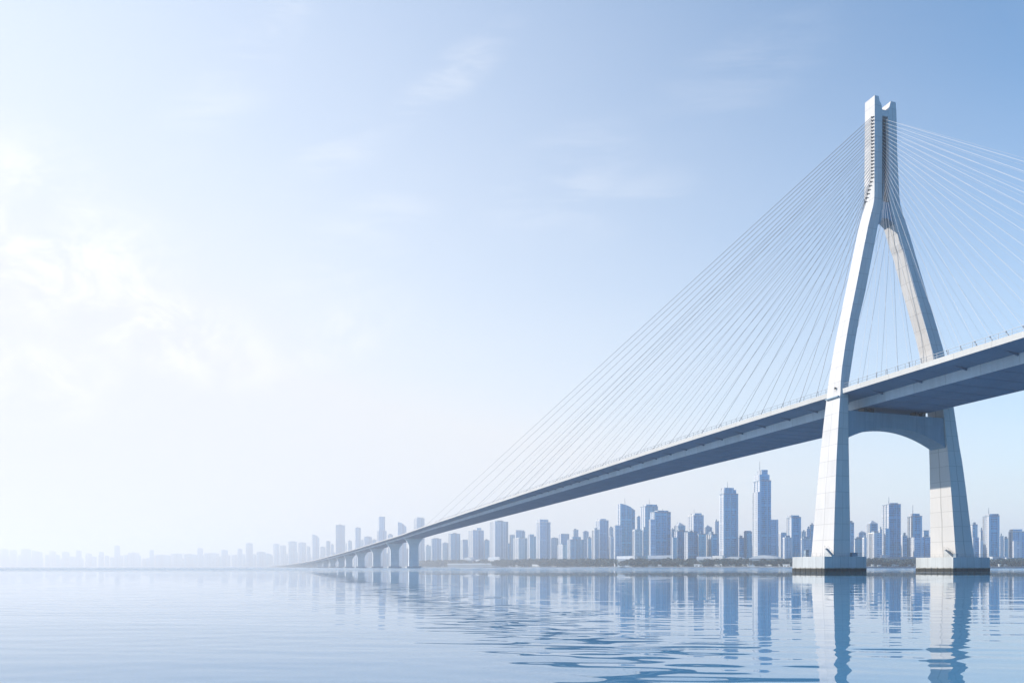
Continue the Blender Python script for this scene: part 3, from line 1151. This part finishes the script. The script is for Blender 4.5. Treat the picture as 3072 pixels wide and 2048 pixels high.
B(R4, 1142, 1196, 1287, 786, 60, "pale ribbed front block below the rounded plant room", fa=2)
B(R4, 1285, 1308, 1372, 768, 110, "block with a domed roof lantern left of the lone central tower", fa=4, tiers=[(1290, 1345, 745)], roof=None)
B(R4, 1373, 1410, 1517, 622, 120, "lone central tower with narrow flat crown", fa=1, tiers=[(1400, 1492, 595)])
B(R4, 1515, 1522, 1597, 785, 260, "faint gabled block right of the lone central tower", fa=2, roof='peak')
B(R4, 1598, 1622, 1706, 742, 190, "cluster block with jagged roofline right of the lone central tower", fa=1, tiers=[(1625, 1665, 738)])
B(R4, 1588, 1640, 1680, 857, 40, "low striped front block below the jagged roofline", fa=2)
B(R4, 1745, 1750, 1798, 702, 260, "thin square tower with small mast in the centre of the skyline", fa=2, ant=(1770, 690))
B(R4, 1685, 1716, 1852, 800, 110, "broad low block with an arched sign frame on its roof", fa=4, tiers=[(1745, 1820, 770)])
B(R4, 1838, 1848, 1902, 720, 240, "round-topped hazy tower in the centre right of the skyline", fa=2, roof='peak')
B(R4, 1890, 1896, 1930, 785, 90, "slender block with a curved bright left edge", fa=4)
B(R4, 1932, 1962, 2010, 702, 40, "block with a ladder-like white strip up its left corner", fa=2)
B(R4, 1968, 2012, 2102, 606, 110, "square tower behind the ladder-striped block", fa=1, tiers=[(2010, 2070, 590)])
B(R4, 2106, 2112, 2150, 680, 300, "very faint sliver of a block left of the curved-roof tower", fa=2)
# --- left of the largest pier and above the deck
B(R4, -25, -20, 64, 622, 300, "gable-topped hazy tower above the deck left of the round-topped one", fa=1, roof='slope')
B(R4, 140, 168, 248, 586, 250, "round-topped hazy tower above the deck just left of the first stay cable", fa=2, tiers=[(168, 235, 574)])
B(R3, 1560, 1577, 1664, 510, 150, "stepped needle tower with mast on the hazy left part of the skyline", fa=1, tiers=[(1588, 1646, 357)], ant=(1609, 315))
B(R3, 1678, 1684, 1733, 555, 300, "short hazy block right of the stepped needle tower", fa=2)
B(R3, 1508, 1514, 1556, 612, 300, "low faint block left of the stepped needle tower", fa=4)
B(R3, 1416, 1424, 1506, 578, 200, "peaked hazy block left of the stepped needle tower", fa=1, roof='peak')
B(R3, 1384, 1388, 1416, 612, 350, "thin faint block beside the peaked hazy block", fa=2)
B(R3, 1318, 1326, 1384, 478, 150, "slim hazy tower with pointed top right of the plain dark slab", fa=1, roof='peak')
B(R3, 1243, 1248, 1289, 622, 260, "small square block right of the plain dark slab", fa=4)
B(R3, 1215, 1218, 1232, 652, 350, "sliver block touching the right side of the plain dark slab", fa=2)
B(R3, 1110, 1114, 1213, 449, 100, "plain rectangular slab tower standing out on the hazy left part", fa=3, ant=(1161, 405))
B(R3, 1057, 1062, 1090, 662, 260, "narrow faint block left of the plain slab tower", fa=1)
B(R3, 1004, 1010, 1053, 626, 150, "small flat block second left of the plain slab tower", fa=4)
B(R3, 940, 946, 1001, 688, 300, "low faint block right of the tapered hazy tower", fa=2)
B(R3, 852, 862, 933, 550, 120, "tapered hazy tower with sloping top left of the plain slab tower", fa=1, roof='slope')
B(R3, 795, 800, 836, 682, 300, "pale low block left of the tapered hazy tower", fa=2)
B(R3, 700, 716, 791, 640, 200, "rounded hazy block over the start of the approach deck", fa=1)
B(R3, 596, 604, 691, 628, 150, "broad hazy block with a pointed roof over the start of the approach deck", fa=4, roof='peak')
B(R3, 504, 512, 573, 672, 200, "flat faint block left of the broad pointed-roof block", fa=2)
B(R3, 430, 446, 499, 655, 150, "narrow faint block second left of the broad pointed-roof block", fa=1)
B(R3, 352, 358, 421, 755, 250, "very low faint block with sloping roof left of the approach deck", fa=4, roof='slope')
B(R3, 250, 258, 352, 742, 150, "low wide block with shallow peak left of the approach deck", fa=1, roof='peak')
B(R3, 135, 141, 212, 648, 100, "solitary square tower left of where the approach deck begins", fa=3)
B(R3, 96, 100, 131, 768, 200, "tiny faint block left of the solitary square tower", fa=2)
B(R3, 42, 48, 96, 708, 200, "faint block second left of the solitary square tower", fa=1)
LEFT = [(0, 68, 252, "far-left corner block of the misty skyline"), (75, 135, 260, "misty block second from the left edge"),
        (163, 245, 252, "broad misty block third from the left edge"), (250, 333, 264, "misty block with slightly rounded roof, fourth from the left edge"),
        (385, 440, 270, "faint narrow block right of the four misty corner blocks"), (485, 545, 274, "faint block in the gap left of the lone misty tower pair"),
        (595, 640, 264, "slightly taller faint block halfway to the lone misty tower"), (672, 722, 288, "low faint block left of the lone misty tower"),
        (775, 815, 275, "faint block next left of the lone misty tower"), (895, 942, 224, "lone misty tower standing above the far-left skyline"),
        (1003, 1095, 281, "long low misty block right of the lone misty tower"), (1172, 1208, 260, "small misty tower in the middle of the far-left strip"),
        (1220, 1325, 297, "low long misty block right of the small misty tower"), (1340, 1430, 287, "low misty block before the narrow misty tower"),
        (1440, 1535, 292, "lowest misty block just left of the narrow misty tower"), (1547, 1592, 244, "narrow misty tower right of the middle of the far-left strip"),
        (1600, 1720, 284, "wide flat misty block right of the narrow misty tower"), (1733, 1787, 260, "misty block second left of the solitary square tower pair")]
for i, (a, b, y, lab) in enumerate(LEFT):
    B(R7, a, a + 4, b, y, 120 + 60 * (i % 3), lab, fa=(1, 2, 4)[i % 3], roof='slope' if i == 3 else None)

# fill of the city behind: rows of lower blocks nothing tells apart
LM = sorted([(R5(290, 0)[0], "curved-roof tower"), (R5(540, 0)[0], "broad mast-topped tower"), (R5(660, 0)[0], "wide ribbed block"), (R5(865, 0)[0], "block with the small pointed roof"),
      (R5(1060, 0)[0], "pale-sided mast tower"), (R5(1230, 0)[0], "round-shouldered block"), (R5(1400, 0)[0], "second-tallest skyscraper"), (R5(1605, 0)[0], "short stepped block"), (R5(1760, 0)[0], "tallest skyscraper"),
      (R5(1985, 0)[0], "hazy stepped block"), (R5(2110, 0)[0], "blue flat-topped tower"), (R6(660, 0)[0], "nearer pylon leg"), (R6(765, 0)[0], "many-gabled block"), (R6(880, 0)[0], "pyramid-roofed tower"),
      (R6(1060, 0)[0], "big dark slab"), (R6(1290, 0)[0], "overhanging-crown tower"), (R6(1400, 0)[0], "farther pylon leg"), (R6(1870, 0)[0], "dark block beside the farther leg"), (R6(2060, 0)[0], "right-edge mast tower"), (R6(2290, 0)[0], "block at the right edge"),
      (R4(360, 0)[0], "largest approach pier"), (R4(550, 0)[0], "square block touching the deck"), (R4(790, 0)[0], "ribbed tower below the deck"), (R4(1000, 0)[0], "pale split tower"), (R4(1210, 0)[0], "rounded plant room block"),
      (R4(1330, 0)[0], "domed-lantern block"), (R4(1445, 0)[0], "lone central tower"), (R4(1650, 0)[0], "jagged-roofline block"), (R4(1770, 0)[0], "thin square central tower"), (R4(1870, 0)[0], "round-topped central tower"), (R4(2040, 0)[0], "ladder-striped block"),
      (R4(30, 0)[0], "gable-topped hazy tower"), (R4(200, 0)[0], "round-topped tower above the deck"), (R3(1610, 0)[0], "stepped needle tower"), (R3(1460, 0)[0], "peaked hazy block"), (R3(1350, 0)[0], "slim pointed tower"), (R3(1165, 0)[0], "plain slab tower"),
      (R3(1028, 0)[0], "small flat block"), (R3(890, 0)[0], "tapered hazy tower"), (R3(745, 0)[0], "rounded hazy block"), (R3(645, 0)[0], "broad pointed-roof block"), (R3(465, 0)[0], "narrow faint block"), (R3(300, 0)[0], "low shallow-peaked block"), (R3(175, 0)[0], "solitary square tower"),
      (R7(34, 0)[0], "far-left corner block"), (R7(204, 0)[0], "broad misty third block"), (R7(412, 0)[0], "faint narrow left block"), (R7(617, 0)[0], "slightly taller faint block"), (R7(795, 0)[0], "faint block before the lone misty tower"),
      (R7(918, 0)[0], "lone misty tower"), (R7(1190, 0)[0], "small misty tower"), (R7(1385, 0)[0], "low long misty block"), (R7(1570, 0)[0], "narrow misty tower"), (R7(1760, 0)[0], "misty block near the square tower")])
SEEN = {}
ORD = ["", "second ", "third ", "fourth ", "fifth ", "sixth ", "seventh "]


def place(x, what, verb="behind"):
    lx, ln = min(LM, key=lambda q: abs(q[0] - x))
    side = "left" if x < lx else "right"
    k = (what, ln, side)
    SEEN[k] = SEEN.get(k, -1) + 1
    return f"{ORD[SEEN[k]]}{what} {verb}, {side} of the {ln}"


GL = "low blurred block lost in the haze of the far-left strip"
GR = "hazy lower block in the crowded back rows of the city"
rr = random.Random(11)
x = 6.0
while x < 720:
    w = rr.uniform(12, 26)
    building(x, x + 2, x + w, rr.uniform(1664, 1676), rr.uniform(260, 420), place(x + w / 2, 'low blurred block'), name="low_block", fa=rr.choice((1, 2, 4)), group="blurred low blocks of the far-left strip")
    x += w + rr.uniform(-2, 6)
x = 735.0
while x < 3075:
    w = rr.uniform(16, 34) if x > 1200 else rr.uniform(8, 18)
    y = rr.uniform(1628, 1662) if x > 1200 else rr.uniform(1655, 1676)
    if x > 1650:
        y -= rr.uniform(0, 14)
    building(x, x + w * .2, x + w, y, rr.uniform(320, 620), place(x + w / 2, 'hazy back-row block'), name="high_rise", fa=rr.choice((0, 1, 1, 2, 4)), group="hazy buildings of the back rows")
    x += w * rr.uniform(.75, 1.25)

# ------------------------------------------------------------------ waterfront: pavilions, kiosks
M['paleroof'] = simple('pale_roof_sheet', (.46, .50, .55), .6, var=.1, scale=.2)


def pavilion(x0, x1, ytop, off, label, m='cream', roofm='white', kind='flat', name="waterfront_hall"):
    D = shore((x0 + x1) / 2) + off
    C = at(x0, D)
    E_ = at(x1, shore(x1) * (D / shore((x0 + x1) / 2)))
    v = Vector((E_.x - C.x, E_.y - C.y))
    L = v.length
    hd = math.atan2(v.y, v.x)
    o = empty(name, (C.x, C.y, 2.2), hd)
    tag(o, label, "hall" if name == "waterfront_hall" else "kiosk", None if name == "waterfront_hall" else "white kiosks along the far promenade")
    hgt = max(2.6, zpix(ytop, D) - 2.2)
    dep = max(4, min(26, L * .5))
    b = MB()
    b.box(0, L, 0, dep, 0, hgt * .72)
    b.build("wall", M[m], o)
    b = MB()
    nb = max(2, int(L / 6))
    w = L / nb
    for k in range(nb):
        b.box(w * (k + .18), w * (k + .82), -.06, .0, hgt * .15, hgt * .55)
    b.build("glazing", M['darksteel'], o)
    b = MB()
    if kind == 'flat':
        b.box(-.8, L + .8, -1.6, dep + .8, hgt * .72, hgt)
    else:
        n = 12
        ring = lambda yy: [(-.8, yy, hgt * .72)] + [((L + 1.6) * (1 - k / n) - .8, yy, hgt * .722 + hgt * .28 * math.sin(math.pi * k / n) + .05) for k in range(n + 1)]
        ring = lambda yy: [((L + 1.6) * k / n - .8, yy, hgt * .72 + .05 + hgt * .28 * math.sin(math.pi * k / n)) for k in range(n + 1)][::-1] + [(-.8, yy, hgt * .70), (L + .8, yy, hgt * .70)]
        b.loft([ring(dep + .8), ring(-1.6)], True)
    b.build("roof", M[roofm], o)
    return o


c5 = lambda X: R5(X, 0)[0]
y5 = lambda Y: R5(0, Y)[1]
c4 = lambda X: R4(X, 0)[0]
y4 = lambda Y: R4(0, Y)[1]
c6 = lambda X: R6(X, 0)[0]
y6 = lambda Y: R6(0, Y)[1]
pavilion(c4(480), c4(1010), y4(1040), 4, "long flat ferry terminal on the waterfront under the deck", 'bluegrey', 'roofmetal')
pavilion(c4(630), c4(728), y4(978), 30, "small round-roofed pavilion above the ferry terminal", 'bluegrey', 'roofmetal', 'arch')
pavilion(c4(890), c4(1005), y4(975), 34, "boxy white-edged hall behind the right end of the ferry terminal", 'cream', 'paleroof')
pavilion(c4(728), c4(860), y4(1000), 26, "low arched hall in the middle above the ferry terminal", 'bluegrey', 'paleroof', 'arch')
pavilion(c5(525), c5(785), y5(1032), 30, "flat white-roofed hall below the wide ribbed block", 'bluegrey', 'paleroof')
pavilion(c5(1055), c5(1210), y5(1045), 28, "low white-roofed hall left of the second-tallest skyscraper", 'cream', 'paleroof')
pavilion(c5(1228), c5(1328), y5(1035), 30, "cream hall under the second-tallest skyscraper", 'cream', 'cream')
pavilion(c5(1330), c5(1560), y5(1045), 34, "long grey hall between the two tallest skyscrapers", 'bluegrey', 'roofmetal', 'arch')
pavilion(c5(1620), c5(1925), y5(1030), 30, "arched-roof hall at the foot of the tallest skyscraper", 'bluegrey', 'roofmetal', 'arch')
pavilion(c6(970), c6(1030), y6(695), 30, "small white hall seen through the pylon", 'cream', 'paleroof')
pavilion(c6(1030), c6(1290), y6(715), 34, "long low hall with cream walls seen through the pylon", 'cream', 'bluegrey')
pavilion(c6(2045), c6(2180), y6(712), 30, "cream hall right of the farther pier base", 'cream', 'paleroof')
pavilion(c6(2180), c6(2360), y6(722), 30, "low white hall at the right edge of the waterfront", 'cream', 'paleroof')
pavilion(c5(190), c5(400), y5(1040), 30, "low hall with a pale roof under the curved-roof tower", 'bluegrey', 'paleroof')
KL = "small white kiosk on the far promenade"
kx = [(R4, 425, 440), (R4, 460, 480), (R4, 1095, 1130), (R4, 1165, 1225), (R4, 1335, 1405), (R4, 1540, 1565), (R5, 10, 22), (R5, 635, 668), (R5, 870, 905), (R5, 1025, 1115),
      (R5, 1250, 1268), (R5, 1282, 1296), (R5, 1312, 1325), (R5, 1402, 1418), (R5, 1430, 1460), (R5, 1550, 1575), (R5, 1598, 1625), (R5, 1800, 1815), (R5, 1828, 1858), (R5, 1940, 1955), (R5, 1990, 2060),
      (R6, 868, 876), (R6, 925, 950), (R6, 1068, 1084), (R6, 1090, 1100), (R6, 1112, 1124), (R6, 1220, 1238), (R6, 1290, 1298), (R6, 2110, 2118), (R6, 2165, 2178)]
for g, a, b in kx:
    xa, xb2 = g(a, 0)[0], g(b, 0)[0]
    D = shore(xa)
    pavilion(xa, max(xb2, xa + 3.5), 1693.5 - rr.uniform(0, 2), 3, place((xa + xb2) / 2, 'small white kiosk', 'on the promenade below'), 'white', 'white', name="promenade_kiosk")

# ------------------------------------------------------------------ trees on the bank
def tree_meshes(seed):
    rg = random.Random(seed)
    b = MB()
    blobs = [(rg.uniform(-.55, .55), rg.uniform(-.45, .45), rg.uniform(.30, .82), rg.uniform(.26, .42)) for _ in range(11)]
    for (bx, by, bz, br) in blobs:
        for _ in range(70):
            th, ph = rg.uniform(0, 2 * math.pi), math.acos(rg.uniform(-1, 1))
            q = br * rg.uniform(.7, 1.06)
            c = Vector((bx + q * math.sin(ph) * math.cos(th), by + q * math.sin(ph) * math.sin(th), max(.05, bz + q * math.cos(ph) * .8)))
            s = rg.uniform(.05, .095)
            n = Vector((rg.gauss(0, 1), rg.gauss(0, 1), rg.gauss(0, 1))).normalized()
            u_ = n.orthogonal().normalized() * s
            v_ = n.cross(u_)
            b.face([c - u_ - v_ * .7, c + u_ - v_ * .5, c + u_ * .8 + v_, c - u_ * .7 + v_ * .8])
    cm = b.build("crown", M['leaf'])
    b = MB()
    b.tube((0, 0, 0), (.02, 0, .35), .045, 7, .03)
    for k in range(4):
        an = k * 1.6 + rg.uniform(0, .6)
        b.tube((.02, 0, .30 + .03 * k), (.32 * math.cos(an), .32 * math.sin(an), .62 + .04 * k), .022, 5, .008)
    tm = b.build("trunk", M['bark'])
    return cm, tm


protos = [tree_meshes(s) for s in range(5)]
TL = "dark round-crowned tree in the belt along the far bank"
pos = []
x = 1262.0
while x < 3095:
    D = shore(x)
    px = 10.5 * F / D
    for row, off in ((0, 9), (1, 26)):
        pos.append((x + rr.uniform(-3, 3) + row * px * .4, off + rr.uniform(-3, 3), row))
    x += px * rr.uniform(.85, 1.15)
first = [True] * 5
for (x, off, row) in pos:
    D = shore(x) + off
    k = rr.randrange(5)
    top = interp(x, [1260, 1400, 1700, 2200, 3100], [1683, 1682, 1677, 1677, 1676]) + rr.uniform(-3.5, 3) - 1.2 - row * 1.5
    hgt = zpix(top, D) - 2.2
    c = at(x, D, 2.2)
    e = empty("tree", c, rr.uniform(0, 6.28))
    tag(e, TL, "tree", "trees of the belt along the far bank")
    wid = max(hgt, 10) * rr.uniform(.95, 1.15)
    e.scale = (wid, wid, hgt / 1.12)
    for src in protos[k]:
        if first[k]:
            o = src
        else:
            o = src.copy()
            COL.objects.link(o)
        o.parent = e
    first[k] = False

# haze
hb = MB()
hb.box(-8400, 4600, -900, 11600, -1.6, 262)
mh = bpy.data.materials.new("haze")
mh.use_nodes = True
th_ = NT(mh.node_tree)
th_.n.remove(th_.n['Principled BSDF'])
pv = th_.new("ShaderNodeVolumePrincipled")
pv.inputs['Color'].default_value = (.87, .85, .84, 1)
pv.inputs['Density'].default_value = 2.4e-4
pv.inputs['Anisotropy'].default_value = .2
th_.link(pv.outputs[0], th_.n['Material Output'].inputs['Volume'])
haze = hb.build("haze", mh)
tag(haze, kind='stuff', cat="haze", label="pale river haze that fades the far skyline")
